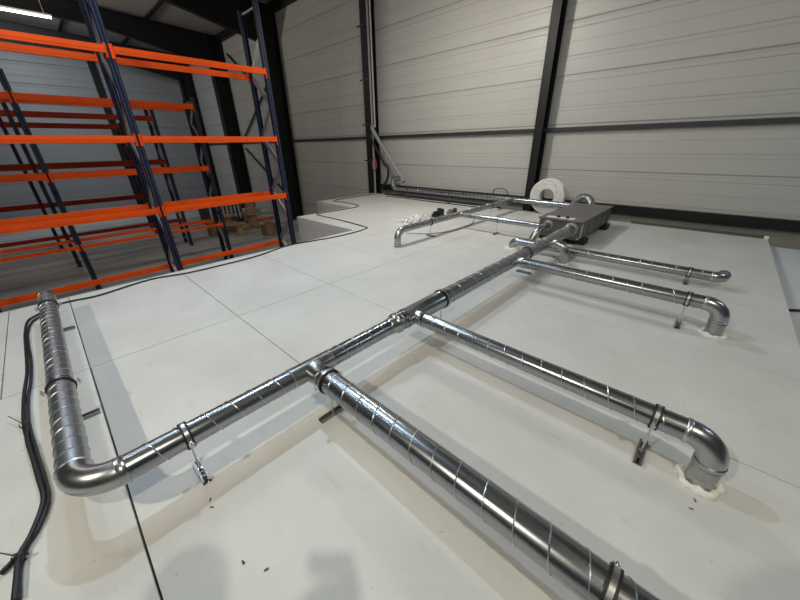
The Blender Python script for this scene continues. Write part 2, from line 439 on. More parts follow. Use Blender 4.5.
# main run
main = thing('main_duct', (XM, 2.6, 0), 'long main spiral duct running from the near elbow back to the grey unit', 'duct')
spiral(main, (XM, -.175, ZD), (XM, .72, ZD), RS, M['dy'], hand=1)
spiral(main, (XM, .98, ZD), (XM, 1.60, ZD), RS, M['dy'], ph=1., hand=1)
tee = MB().tube(pipe_pts((XM, .70, ZD), (XM, 1.0, ZD)), RS + .003, 40)
tee.lathe((XM, .854, ZD), (1, 0, 0), [(.080, .04), (.0765, .075), (.0765, .14), (.079, .145), (.0765, .15)], 40)
tee_o = tee.build('tee_piece', 'elbow', main)
MB().lathe((XM, .70, ZD), (0, 1, 0), [(RS, -.006), (RS + .006, -.003), (RS + .006, .003), (RS, .006)], 40).build('joint_bead', 'seam', tee_o)
MB().lathe((XM, 1.0, ZD), (0, 1, 0), [(RS, -.006), (RS + .006, -.003), (RS + .006, .003), (RS, .006)], 40).build('joint_bead', 'seam', tee_o)
MB().lathe((XM, 1.6, ZD), (0, 1, 0), [(RS, -.02), (RS + .005, -.012), (RS + .005, .03), (RB + .002, .055), (RB + .006, .058), (RB + .006, .085), (RB + .002, .088), (RB, .10)], 40).build('reducer', 'elbow', main)
spiral(main, (XM, 1.69, ZD), (XM, 6.0, ZD), RB, M['dy'], pitch=.14, hand=1)
collar(main, (XM, 2.02, ZD), (0, 1, 0), RB, .5, 'coupling_sleeve', 'dy')
# branch saddles on the big section
for y, r in ((1.87, .060), (3.82, .063)):
    MB().lathe((XM, y, ZD), (1, 0, 0), [(r + .005, .06), (r + .0035, .09), (r + .0035, .13), (r + .006, .134), (r, .138)], 40).build('saddle_collar', 'elbow', main)

# near run towards the left edge with its big elbow
left = thing('spiral_duct', (-3.2, -.32, 0), 'near spiral duct reaching from the bottom left elbow over to the rack side', 'duct', 'branch ducts')
spiral(left, (-1.80, -.32, ZD), (-4.72, -.32, ZD), .0615, M['dl'], hand=1, pitch=.10, r=.003)
elbow(left, (-1.80, -.32, ZD), (1, 0, 0), (0, 1, 0), .155, RS)
MB().lathe((-4.72, -.32, ZD), (-1, 0, 0), [(.064, -.03), (.0655, -.025), (.0655, .012), (.058, .022), (.02, .03), (0.0, .03)], 40).build('end_cap', 'elbow', left)
collar(left, (XM, -.165, ZD), (0, 1, 0), RS, .04)

def branch(name_lab, y, R, x0, x1, kind, seed, hand=1, pitch=.127, ZD=.28):
    t = thing('spiral_duct', ((x0 + x1) / 2, y, 0), name_lab, 'duct', 'branch ducts')
    spiral(t, (x0, y, ZD), (x1, y, ZD), R, M['dx'], pitch=pitch, ph=seed, hand=hand)
    if kind == 'down':
        end, o = elbow(t, (x1, y, ZD), (1, 0, 0), (0, 0, -1), R * 1.95, R)
        dn = MB().tube([V(end) + V((0, 0, .01)), V((end.x, y, -.02))], R + .001, 40)
        dn.build('drop_pipe', 'elbow', t)
        collar(t, (end.x, y, end.z - .02), (0, 0, 1), R + .001, .035)
        foam_ring(t, (end.x, y, 0), R + .006, .02 if R < .07 else .024, seed)
    elif kind == 'back':
        end, o = elbow(t, (x1, y, ZD), (1, 0, 0), (0, 1, 0), R * 1.5, R, tail=.03)
        MB().lathe(end, (0, 1, 0), [(R + .004, -.02), (R + .006, 0), (R - .004, .006), (0, .006)], 40).build('end_cap', 'black', t)
    return t
b1 = branch('nearest branch duct, running from the tee off the bottom edge', .854, .073, XM + .15, 1.2, 'none', 1, 1, .13)
b2 = branch('second branch duct from the front, ending in a foam sealed elbow', 1.87, .060, XM + .15, .245, 'down', 2, 1)
b3 = branch('third branch duct from the front, bent down with white foam at its foot', 3.82, .063, XM + .14, .215, 'down', 3, 1)
b4 = branch('fourth branch duct from the front, low, passing under the main duct to a sideways elbow', 5.2, .060, -2.2, .25, 'back', 4, 1, ZD=.137)
e_, o = elbow(b4, (-2.2, 5.2, .137), (-1, 0, 0), (0, 0, -1), .09, .06, tail=.04)
foam_ring(b4, (e_.x, e_.y, 0), .078, .032, 9)

# run on the far left side of the unit
b5 = thing('spiral_duct', (-3.87, 6.2, 0), 'duct bent down to the deck beside the loose fittings', 'duct', 'branch ducts')
R5 = .058
spiral(b5, (-3.87, 4.165, ZD), (-3.87, 8.36, ZD), R5, M['dy'], hand=1)
end, o = elbow(b5, (-3.87, 4.165, ZD), (0, -1, 0), (0, 0, -1), .15, R5)
MB().tube([V(end) + V((0, 0, .01)), (end.x, end.y, -.02)], R5 + .001, 36).build('drop_pipe', 'elbow', b5)
collar(b5, (end.x, end.y, .03), (0, 0, 1), R5 + .001, .05)
b6 = thing('spiral_duct', (-3., 5.92, 0), 'short cross duct joining the far side run to the unit elbow', 'duct', 'branch ducts')
spiral(b6, (-3.80, 5.92, ZD), (-2.16, 5.92, ZD), .05, M['dx'], hand=1)
collar(b6, (-3.78, 5.92, ZD), (1, 0, 0), .052, .06)
bp = thing('spiral_duct', (-5.3, 8.42, 0), 'long spiral duct lying along the foot of the back wall', 'duct', 'branch ducts')
spiral(bp, (-8.15, 8.42, ZD), (-2.35, 8.42, ZD), .066, M['dx'], hand=1)
end, o = elbow(bp, (-8.15, 8.42, ZD), (-1, 0, 0), (0, 0, 1), .15, .072, tail=.03)
e2, o = elbow(bp, end, (0, 0, 1), (.97, .24, 0), .14, .07, tail=.16)
# unit outlet: drop from the left spigot onto a low cross duct
sp = thing('spiral_duct', (-2.03, 5.6, 0), 'short bent duct dropping from the left spigot of the grey unit', 'duct', 'branch ducts')
spiral(sp, (-2.03, 6.0, .30), (-2.03, 5.66, .30), .058, M['dy'], hand=1)
elbow(sp, (-2.03, 5.66, .30), (0, -1, 0), (-.30, -.35, -.888), .10, .058, tail=.1)
lowd = thing('spiral_duct', (-1.45, 4.95, 0), 'short bend dropping from the main duct to the deck just before the unit', 'duct', 'branch ducts')
MB().lathe((XM, 4.95, ZD), (1, 0, 0), [(.066, .06), (.0635, .09), (.0635, .13), (.066, .134), (.06, .138)], 40).build('saddle_collar', 'elbow', lowd)
e_, o = elbow(lowd, (XM + .12, 4.95, ZD), (1, 0, 0), (0, 0, -1), .15, .060, tail=.14)
foam_ring(lowd, (e_.x, e_.y, 0), .064, .014, 12)

# ------------------------------------------------------------------ duct supports: channel rail, threaded rod, lined clamp
def support(c, ax, R, lab, rail_ax=None, rail_off=0., rl=.2, ear=1):
    """c: duct centre at the clamp; ax: 0 duct along x, 1 along y"""
    c = V(c); t = thing('duct_support', (c.x, c.y, 0), lab, 'pipe support', 'clamped duct supports')
    ux = V((1, 0, 0)) if ax == 0 else V((0, 1, 0)); sx = V((0, 1, 0)) if ax == 0 else V((1, 0, 0))
    MB().lathe(c, ux, [(R + .001, -.019), (R + .009, -.019), (R + .009, .019), (R + .001, .019), (R + .001, -.019)], 40).build('rubber_liner', 'rubber', t)
    cl = MB().lathe(c, ux, [(R + .006, -.009), (R + .0105, -.009), (R + .0105, .009), (R + .006, .009), (R + .006, -.009)], 40)
    for s_ in (-1, 1):
        p = c + sx * (s_ * (R + .02))
        cl.box((p.x - .012, p.y - .012, p.z - .004), (p.x + .012, p.y + .012, p.z + .004))
    band = cl.build('clamp_band', 'zinc', t)
    for s_ in (-1, 1):
        p = c + sx * (s_ * (R + .024))
        MB().tube([p + V((0, 0, -.022)), p + V((0, 0, .022))], .0045, 8).build('clamp_screw', 'zinc', band)
    rail_ax = sx if rail_ax is None else V(rail_ax)
    f = V((c.x, c.y, 0)) + rail_ax * rail_off
    top = c.z - R - .006
    MB().tube([(c.x, c.y, .008), (c.x, c.y, top)], .005, 10).build('threaded_rod', 'zinc', t)
    r = MB(); d = rail_ax; n = V((-d.y, d.x, 0)); a = f - d * (rl / 2); e = f + d * (rl / 2); h = .021
    r.bar(a + V((0, 0, .0015)), e + V((0, 0, .0015)), .042, .003)
    for s_ in (-1, 1):
        r.bar(a + n * (.0195 * s_) + V((0, 0, h / 2)), e + n * (.0195 * s_) + V((0, 0, h / 2)), .003, h)
        r.bar(a + n * (.0155 * s_) + V((0, 0, h)), e + n * (.0155 * s_) + V((0, 0, h)), .009, .003)
    ro = r.build('channel_rail', 'chan', t)
    for q in (-.34, .34):
        pq = f + d * (rl * q); MB().bar(pq - d * .024 + V((0, 0, .0036)), pq + d * .024 + V((0, 0, .0036)), .014, .0012).build('slot', 'black', ro)
    nut = MB().lathe((c.x, c.y, .02), (0, 0, 1), [(.0, 0), (.012, 0), (.012, .010), (.006, .010), (.006, .02)], 6)
    nut.build('rod_nut', 'zinc', t)
    return t
support((XM, .10, ZD), 1, RS, 'duct support in front of the first tee, under the near main duct')
support((XM, 2.30, ZD), 1, RB + .004, 'duct support just behind the second branch')
support((XM, 4.21, ZD), 1, RB, 'duct support on the main duct before the grey unit')
support((-1.455, .854, ZD), 0, .073, 'duct support right beside the tee, under the nearest branch')
support((.115, .854, ZD), 0, .073, 'duct support at the bottom edge on the nearest branch')
support((.105, 1.87, ZD), 0, .060, 'duct support near the elbow of the second branch')
support((.085, 3.82, ZD), 0, .063, 'duct support near the elbow of the third branch')
support((.03, 5.2, .137), 0, .060, 'duct support near the sideways elbow of the fourth branch')
support((-2.665, -.32, ZD), 0, .0615, 'duct support halfway along the near left duct')
support((-4.36, -.32, ZD), 0, .0615, 'duct support at the far end of the near left duct')
support((-3.87, 4.95, ZD), 1, R5, 'duct support beside the loose fittings')
support((-3.87, 7.3, ZD), 1, R5, 'duct support behind the side tee, towards the back wall')
support((-2.98, 5.92, ZD), 0, .05, 'duct support under the short cross duct')
for x, lab in ((-7.6, 'duct support at the left end of the back wall duct'), (-5.9, 'duct support midway along the back wall duct'), (-4.2, 'duct support on the back wall duct near the hose coil')):
    support((x, 8.42, ZD), 0, .066, lab)

# ------------------------------------------------------------------ ventilation unit
u = thing('ventilation_unit', (-1.85, 7.0, 0), 'flat grey ventilation unit standing on black blocks', 'ventilation unit')
MB().box((-2.20, 6.0, .10), (-1.50, 7.95, .40)).build('casing', 'caseside', u, bevel=.008)
MB().box((-2.22, 5.98, .398), (-1.48, 7.97, .425)).build('lid', 'case', u, bevel=.006)
for x, y in ((-2.10, 6.25), (-1.55, 6.25), (-2.10, 7.7), (-1.55, 7.7)):
    MB().box((x - .12, y - .12, 0), (x + .12, y + .12, .10)).build('support_block', 'black', u, bevel=.01)
for x, R in ((-2.03, .058), (XM, RB)):
    MB().lathe((x, 6.0, .30 if x < -2 else ZD), (0, -1, 0), [(R + .036, 0), (R + .036, .012), (R + .026, .03), (R + .018, .05), (R + .004, .055), (R + .002, .07)], 36).build('spigot', 'spig', u)
MB().box((-2.12, 6.05, .425), (-1.66, 6.2, .4275)).build('rating_label', 'sticker', u)
for x in (-1.93, -1.78):
    k = MB().lathe((x, 6.13, .427), (0, 0, 1), [(.03, 0), (.03, .02), (.02, .032), (0, .034)], 16); k.build('cap_plug', 'black', u)
for x, y in ((-1.505, 6.06), (-2.195, 6.06)):
    MB().box((x - .015, y - .05, .13), (x + .015, y + .02, .37)).build('corner_clip', 'zinc', u, bevel=.004)
for y in (6.5, 6.9, 7.3, 7.7):
    MB().box((-1.502, y - .012, .12), (-1.492, y + .012, .38)).build('side_rib', 'caseside', u)
MB().box((-1.53, 5.975, .12), (-1.50, 6.0, .15)).build('latch', 'zinc', u, bevel=.003)

# flexible aluminium hose behind it
pts = smooth_path([(-1.90, 7.99, .32), (-1.95, 8.14, .42), (-2.06, 8.28, .49), (-2.20, 8.32, .50), (-2.32, 8.28, .38), (-2.34, 8.2, .2), (-2.34, 8.2, .075)], 14)
rad = [.075 + .006 * math.sin(i * 2.1) for i in range(len(pts))]
tag(MB().tube(pts, rad, 24).build('flexible_hose', 'alu'), 'crinkled silver flexible hose looping behind the grey unit', 'hose')

# white hose coil leaning in front of the column
pts = []; turns = 13; rnd = random.Random(3)
lay = [(r_, k) for r_ in (.20, .25, .30, .35, .392) for k in (-.06, 0, .06)]
coil = MB(); ctr = V((-3.07, 8.61, .42))
allp = []
for i, (r_, off) in enumerate(lay):
    for k in range(48):
        a = 2 * PI * k / 48 + .2 * i
        f = k / 48; nx = lay[(i + 1) % len(lay)] if i < len(lay) - 1 else lay[i]
        if f > .9: w_ = (f - .9) / .1; rr, oo = r_ * (1 - w_) + nx[0] * w_, off * (1 - w_) + nx[1] * w_
        else: rr, oo = r_, off
        allp.append(ctr + V((rr * math.cos(a), oo, rr * math.sin(a))))
coil.tube(allp, .0255, 8)
tag(coil.build('hose_coil', 'hose'), 'coil of white flexible hose propped up against the black column', 'hose coil')

# ------------------------------------------------------------------ cables and bits on the deck
cabA = [(18,600),(20,565),(33,530),(45,507),(41,483),(37,467),(30,446),(24,424),(24,395),(27,372),(26,350),(25,334),(28,321),(38,314.5),(50,308),(61.5,303.5),(76.5,300),(100,295),(150,279.5),(187,273),(222,265),(257,256),(290,245),(329,238),(352,233),(366,228.5),(364,226.5),(340,220),(317.5,214.8),(322,213),(340,210),(356,207),(357.5,205),(345,202.5),(333.5,200.8),(350,197.5),(368,195),(380,193)]
# pixel readings turned once into roof positions with the recovered camera
YAW, PIT, ROL, FOC = (math.radians(43.7056), math.radians(25.6557), math.radians(-1.0004), 321.788)
fw = V((-math.sin(YAW) * math.cos(PIT), math.cos(YAW) * math.cos(PIT), -math.sin(PIT)))
r0 = V((math.cos(YAW), math.sin(YAW), 0)); u0 = r0.cross(fw)
rt = r0 * math.cos(ROL) + u0 * math.sin(ROL); up = rt.cross(fw)
CAM = V((0, 0, 1.62))
def on_deck(x, y, z=.012):
    d = fw + rt * ((x - 400) / FOC) - up * ((y - 300) / FOC)
    return CAM + d * ((z - CAM.z) / d.z)
def cable(px, r, lab, z=None, n=6):
    P = smooth_path([on_deck(x, y, z or r) for x, y in px], n)
    return tag(MB().tube(P, r, 8).build('cable', 'cable'), lab, 'cable', 'loose black cables')
cable(cabA, .011, 'long black cable following the deck edge beside the racks')
cable([(0,574),(12,562),(24,548),(38,528),(48,500),(45,480),(39,460),(35,446),(29,424),(28,400),(31,380),(31,360),(28.5,345),(28,332),(32,322),(40,316.5),(52,310)], .010, 'black cable turning off to the left edge at the tied bundle', z=.016)
cable([(14,600),(16,580),(19,556),(30,536),(40,512),(43,496),(38,478),(33,460),(27,440),(26.5,424),(25,405)], .010, 'black cable leaving the bundle at the bottom left corner', z=.03)
tag(MB().tube(smooth_path([(-8.5, 8.27, .014), (-7.4, 8.31, .014), (-6.3, 8.26, .014), (-5.2, 8.3, .014), (-4.4, 8.28, .014)], 8), .013, 8).build('cable', 'cable'), 'black cable lying under the back wall duct', 'cable', 'loose black cables')
for (a, b_, lab) in (((8, 416), (25, 425), 'thin cable tie tail sticking out of the bundle beside the near duct'), ((0, 553), (20, 557), 'thin cable tie tail at the bottom left of the bundle')):
    p = on_deck(*a, .04); q = on_deck(*b_, .03)
    w = MB().bar(p, q, .004, .003)
    w.lathe(q, (rt * .3 + up).normalized() if False else V((.9, -.35, 0)).normalized(), [(.026, -.004), (.0275, -.004), (.0275, .004), (.026, .004)], 16)
    tag(w.build('cable_tie', 'tie'), lab, 'cable tie', 'cable ties on the bundle')

# cable tray and edge angle along the back of the deck
tr = thing('cable_tray', (-6.4, 8.62, 0), 'dark cable tray with loose wires behind the back wall duct', 'cable tray')
MB().box((-8.9, 8.56, 0), (-4.3, 8.66, .012)).box((-8.9, 8.56, .012), (-4.3, 8.565, .05)).box((-8.9, 8.655, .012), (-4.3, 8.66, .05)).build('tray', 'tray', tr)
for k in range(4):
    P = smooth_path([(-8.8 + 1.1 * j, 8.585 + .017 * k + .006 * math.sin(j * 1.7 + k), .022 + .008 * (k % 2)) for j in range(5)], 5)
    MB().tube(P, .008, 6).build('wire', 'cable', tr)
tag(MB().box((-1.2, 8.62, 0), (.86, 8.68, .006)).box((-1.2, 8.674, .006), (.86, 8.68, .05)).build('edge_angle', plain('brown_grey_edge', (.12, .10, .08), .6)), 'brown grey edge strip along the back right deck edge', 'edge strip')
tag(MB().tube(smooth_path([(-4.75, 8.98, .30), (-4.72, 8.95, .42), (-4.55, 8.94, .48), (-4.36, 8.94, .44), (-4.28, 8.97, .30)], 8), .011, 8).build('cable', 'cable'), 'black cable hoop standing up from the wall base rail', 'cable', 'loose black cables')
tag(MB().box((.84, 8.60, 0), (.90, 8.66, .05)).build('edge_block', 'foam', bevel=.01), 'small white block at the back right deck corner', 'block')

# crumpled film and loose fittings
rnd = random.Random(11)
def crumple(c, sx, sy, h, seed, name, mat, lab, cat):
    rnd = random.Random(seed); n = 22; vs = []; fs = []
    for i in range(n + 1):
        for j in range(n + 1):
            x = -1 + 2 * i / n; y = -1 + 2 * j / n; d = max(0, 1 - (x * x + y * y))
            z = h * d ** .6 * (.35 + .65 * rnd.random()) + .002
            vs.append((c[0] + sx * x * (1 + .15 * rnd.uniform(-1, 1)), c[1] + sy * y * (1 + .15 * rnd.uniform(-1, 1)), c[2] + z))
    for i in range(n):
        for j in range(n):
            q = (i * (n + 1) + j, (i + 1) * (n + 1) + j, (i + 1) * (n + 1) + j + 1, i * (n + 1) + j + 1); fs.append(q)
    o = MB().add(vs, fs, True).build(name, mat)
    md = o.modifiers.new('skin', 'SOLIDIFY'); md.thickness = .003
    return tag(o, lab, cat)
crumple((-5.02, 5.85, 0), .24, .50, .17, 5, 'plastic_film', 'film', 'crumpled white plastic film lying by the far side duct', 'plastic film')
fit = [((-4.95, 6.50, 0), .075, .13, 'black', 'black pipe fitting lying nearest the crumpled film'), ((-4.90, 6.68, 0), .085, .17, 'black', 'black pipe fitting standing in the middle of the loose fittings'),
       ((-5.08, 6.84, 0), .075, .15, 'tray', 'dark pipe fitting behind the black ones'), ((-4.85, 7.0, 0), .075, .12, 'card', 'brown pipe fitting behind the dark ones'), ((-4.86, 7.22, 0), .065, .12, 'tray', 'dark pipe fitting farthest from the film')]
for (c, R, h, mt, lab) in fit:
    f = thing('pipe_fitting', c, lab, 'pipe fitting', 'loose pipe fittings')
    MB().lathe(c, (0, 0, 1), [(0, 0), (R, 0), (R + .006, .006), (R + .006, .025), (R * .8, .03), (R * .8, h), (R * .6, h), (R * .6, .04), (0, .04)], 24).build('socket', mt, f)
    MB().tube([(c[0], c[1], h * .5), (c[0] + .03, c[1] - R * 1.7, h * .5)], R * .6, 20).build('side_port', mt, f)
tag(MB().tube(smooth_path([on_deck(406, 233), on_deck(430, 233.5), on_deck(455, 230), on_deck(470, 225), on_deck(474, 220)], 8), .008, 6).build('cable', 'conduit'), 'thin grey cable trailing under the far side duct', 'cable', 'loose black cables')
# screws and swarf dropped on the sheet
for k, (x, y) in enumerate(((243, 562), (266, 569.5), (210, 500), (212, 507), (695, 500), (691, 508.5))):
    p = on_deck(x, y, .004); a = k * 1.3
    d = V((math.cos(a), math.sin(a), 0)) * .008
    labs = ['larger dark screw lying in the shadow at the bottom', 'second dark screw lying right in the bottom shadow', 'dark chip lying right of the seam below the main duct', 'lower dark chip right of the seam below the main duct', 'dark screw lying in front of the second branch foot', 'lower dark screw in front of the second branch foot']
    s_ = MB().tube([p - d, p + d * .7], .0032 if k < 2 else .0024, 8); s_.tube([p + d * .7, p + d], .0055 if k < 2 else .004, 8)
    tag(s_.build('screw', 'black'), labs[k], 'screw', 'dropped screws')

# ------------------------------------------------------------------ conduits on the second column
def at_y(x, y, Y):
    d = fw + rt * ((x - 400) / FOC) - up * ((y - 300) / FOC); return CAM + d * (Y / d.y)
cp = thing('conduit', (-9.5, 8.70, 0), 'grey vertical conduit clipped to the black column', 'conduit')
MB().tube([(-9.5, 8.69, 0), (-9.5, 8.69, 6.6)], .035, 12).build('pipe', 'conduit', cp)
for z in (1.13, 2.3, 3.65, 5.1):
    MB().box((-10.05, 8.70, z - .02), (-9.5, 8.735, z + .02)).build('bracket', 'girt', cp)
tag(MB().tube([(-9.38, 8.70, 2.2), (-9.38, 8.70, 6.6)], .026, 10).build('conduit', 'cond2'), 'thin pale conduit rising on the black column beside the grey one', 'conduit')
tag(MB().tube(smooth_path([(-9.37, 8.62, 2.25), (-9.33, 8.60, 2.05), (-8.1, 8.6, .68), (-7.95, 8.6, .5)], 10), .062, 14).build('drain_pipe', 'conduit'), 'grey pipe slanting from the column down to the back wall duct', 'pipe')
tag(MB().tube(smooth_path([(-9.52, 8.57, 1.95), (-8.85, 8.53, 1.1), at_y(388, 168, 8.53), at_y(387, 180, 8.53), at_y(382, 187, 8.53), V((at_y(382, 188, 8.53).x - .05, 8.53, .03))], 10), .04, 10).build('hose', 'cable'), 'black hose curving down in front of the black column', 'hose')
ring = []
for k in range(3 * 28):
    a = 2 * PI * k / 28; ring.append((-9.42 + .10 * math.sin(a), 8.635 - .005 * (k // 28), 1.02 + .2 * math.cos(a)))
tag(MB().tube(ring, .014, 6).build('hanging_hose', 'red'), 'loop of red hose hanging on the black column', 'hose')

# ------------------------------------------------------------------ pallet racks
def upright(root, x, y, z1, w=.1, d=.075, mat='blue'):
    b_ = MB()   # rolled profile: face with returned flanges, local origin on the floor
    t_ = .006; H = z1 - ZF
    prof = [(-d, -w/2), (0, -w/2), (0, w/2), (-d, w/2), (-d, w/2 - t_), (-t_, w/2 - t_), (-t_, -w/2 + t_), (-d, -w/2 + t_)]
    b_.prism(prof, 2, 0, H)
    o = b_.build('upright', mat); o.parent = root; o.location = V((x, y, ZF)) - root.location
    fp = MB().box((-d - .03, -w/2 - .03, 0), (.03, w/2 + .03, .008)).build('base_plate', 'bluep'); fp.parent = o
    return o
def rback(root, x, y, z1):
    o = MB().prism([(.075, -.05), (0, -.05), (0, .05), (.075, .05), (.075, .044), (.006, .044), (.006, -.044), (.075, -.044)], 2, 0, z1 - ZF).build('upright', 'blue')
    o.parent = root; o.location = V((x, y, ZF)) - root.location
    fp = MB().box((-.03, -.08, 0), (.105, .08, .008)).build('base_plate', 'bluep'); fp.parent = o
def frame(root, xf, xb, y, zf1, zb1, zstart, step, bm, bw):
    upright(root, xf, y, zf1); rback(root, xb, y, zb1)
    z = zstart; k = 0
    a, c = xf - .04, xb + .04
    while z + step < min(zf1, zb1) - .05:
        p, q = ((a, c) if k % 2 == 0 else (c, a))
        MB().bar((p, y, z), (q, y, z + step), bw, .045, (0, 1, 0)).build('brace', bm, root)
        z += step; k += 1
    MB().bar((a, y, ZF + .2), (c, y, ZF + .2), .045, .022, (0, 1, 0)).build('brace', bm, root)
    zt = min(zf1, zb1) - .08
    MB().bar((a, y, zt), (c, y, zt), .03, .03).build('brace', bm, root)
BEAM_PAINT = ['orange']
def beam(root, x, y0, y1, z, h=.12, side=1):
    """z: centre; x: outer face"""
    x0, x1 = (x, x + .05); mt = BEAM_PAINT[0]
    b_ = MB().box((x0, y0 + .055, z - h/2), (x1, y1 - .055, z + h/2))
    o = b_.box((x1, y0 + .06, z - h * .18), (x1 + .004, y1 - .06, z + h * .18)).build('beam', mt, root, bevel=.004)
    for y, s_ in ((y0, 1), (y1, -1)):
        e = MB().box((x0 - .004, min(y + s_ * .05, y + s_ * .056), z - h/2 - .06), (x1 + .008, max(y + s_ * .05, y + s_ * .056), z + h/2 + .03))
        e.box((x0 - .004, min(y + s_ * .018, y + s_ * .056), z - h/2 - .06), (x0 + .006, max(y + s_ * .018, y + s_ * .056), z + h/2 + .03))
        e.build('end_plate', mt, o)
def rack(lab, xf, xb, ys, ends, levels, tops, zb=None, step=.61, h=.12, zstart=-1.22, back=True, bm='brace', bw=.045):
    root = thing('pallet_rack', (xf, (ys[0] + ys[-1]) / 2, ZF), lab, 'pallet rack', 'orange and blue pallet racks')
    for y, tp in zip(ys, tops): frame(root, xf, xb, y, tp, (zb or tp), zstart, step, bm, bw)
    for y0, y1 in zip(ys, ys[1:]):
        for lv in levels:
            z, both = lv[:2]; hh = lv[2] if len(lv) > 2 else h; zb_ = lv[3] if len(lv) > 3 else z
            beam(root, xf, y0, y1, z, hh)
            if both: beam(root, xb - .05, y0, y1, zb_, hh)
    return root
rack('nearest blue and orange pallet rack standing beside the white room', -7.6, -8.36, [-1.2, 1.43, 4.04], None,
     [(3.045, 1), (1.79, 1), (.575, 1), (-.71, 1)], [4.9, 4.9, 4.35], zb=4.2, h=.10, bw=.10)
rack('second pallet rack back, one bay behind the nearest rack', -10.9, -11.55, [-3.1, .19, 3.53], None,
     [(2.64, 1), (1.11, 1), (-.49, 1, .075, -.45)], [3.1, 3.1, 2.85], step=.5, h=.12, bm='brace', bw=.06)
BEAM_PAINT[0] = 'orange_shade'  # far beams: shade put into the colour
rack('third pallet rack back, its orange beams coloured dark red for shade', -14.5, -15.3, [-3.2, .05, 3.36], None,
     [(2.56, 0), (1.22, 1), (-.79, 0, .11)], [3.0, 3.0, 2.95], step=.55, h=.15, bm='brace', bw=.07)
rack('farthest pallet rack, an orange beam darkened for shade just above eye level', -18.0, -18.8, [-3.5, -.2, 2.95], None, [(2.45, 0), (-.18, 0)], [2.7, 2.7, 2.6], step=.6, h=.17, bm='bluep')
tag(MB().box((-16.9, 5.0, ZF), (-16.8, 8.0, ZF + .12)).build('loose_beam', 'orange', bevel=.006), 'single orange beam lying on the floor behind the near rack', 'beam')

# reels, boxes and a crate behind the near rack
def reel(c, R, h, lab, tilt=None):
    t_ = thing('cable_reel', c, lab, 'cable reel', 'wooden cable reels')
    for z0, z1 in ((0, .05), (h - .05, h)):
        MB().lathe(c, (0, 0, 1), [(0, z0), (R, z0), (R, z1), (0, z1)], 28).build('flange', 'wood', t_)
    MB().lathe(c, (0, 0, 1), [(R * .5, .05), (R * .5, h - .05)], 24).build('drum', 'wood', t_)
def at_x(x, y, X):
    d = fw + rt * ((x - 400) / FOC) - up * ((y - 300) / FOC); return CAM + d * (X / d.x)
ZR = ZF
RX, RY = -15.6, 6.35
reel((RX, RY, ZR), .44, .70, 'wooden cable reel at the bottom of the two stacked reels')
reel((RX, RY, ZR + .70), .42, .62, 'wooden cable reel on top of the stack')
for k, (dx, dy, R, h, z, lab) in enumerate(((0, -1.0, .40, .36, 0, 'squat wooden reel left of the stacked reels'), (-.3, -1.0, .36, .34, .36, 'small wooden reel lying on the squat one'), (.95, -1.0, .3, .5, 0, 'small wooden reel standing in front of the squat one'), (.9, .3, .26, .42, 0, 'small wooden reel right of the stacked reels'))):
    reel((RX + dx, RY + dy, ZR + z), R, h, lab)
for k, (dx, dy, sx, sy, sz, lab) in enumerate(((0.1, -1.75, .5, .45, .55, 'brown cardboard box beside the dark crate'), (1.9, -.1, .5, .6, .45, 'brown cardboard box behind the near rack end frame'))):
    c = (RX + dx, RY + dy, ZR); t_ = thing('cardboard_box', c, lab, 'box', 'brown cardboard boxes')
    MB().box((c[0] - sx/2, c[1] - sy/2, ZR), (c[0] + sx/2, c[1] + sy/2, ZR + sz)).build('carton', 'card', t_, bevel=.01)
    MB().box((c[0] - sx/2 - .01, c[1] - .01, ZR + sz), (c[0] + sx/2 + .12, c[1] + sy/2, ZR + sz + .012)).build('flap', 'card', t_)
c = (-18.2, 5.9, ZF); t_ = thing('slatted_crate', c, 'dark blue grey slatted crate behind the wooden reels', 'crate')
MB().box((-18.9, 5.1, ZF), (-17.5, 6.7, ZF + .12)).build('base', 'crate', t_)
MB().box((-18.9, 5.1, ZF + 1.0), (-17.5, 6.7, ZF + 1.1)).build('rim', 'crate', t_)
for k in range(9):
    y = 5.14 + k * .19
    MB().box((-17.56, y - .04, ZF + .12), (-17.5, y + .04, ZF + 1.0)).build('slat', 'crate', t_)
for k in range(7):
    x = -18.86 + k * .2
    MB().box((x - .04, 5.1, ZF + .12), (x + .04, 5.16, ZF + 1.0)).build('slat', 'crate', t_)

# ------------------------------------------------------------------ tube lamp under the roof
tl = thing('tube_light', (-20.3, 1.4, 6.25), 'lit fluorescent tube fitting hanging at the top left corner', 'light fitting')
MB().box((-20.36, .2, 6.22), (-20.24, 2.39, 6.28)).build('housing', 'cond2', tl)
MB().tube([(-20.27, .22, 6.19), (-20.27, 2.37, 6.19)], .026, 10).build('tube', 'tube', tl)
MB().tube([(-20.33, .22, 6.19), (-20.33, 2.37, 6.19)], .026, 10).build('tube', 'tube', tl)
for y in (.6, 2.2): MB().tube([(-20.3, y, 6.28), (-20.3, y, roofz(y))], .006, 6).build('hanger', 'zinc', tl)

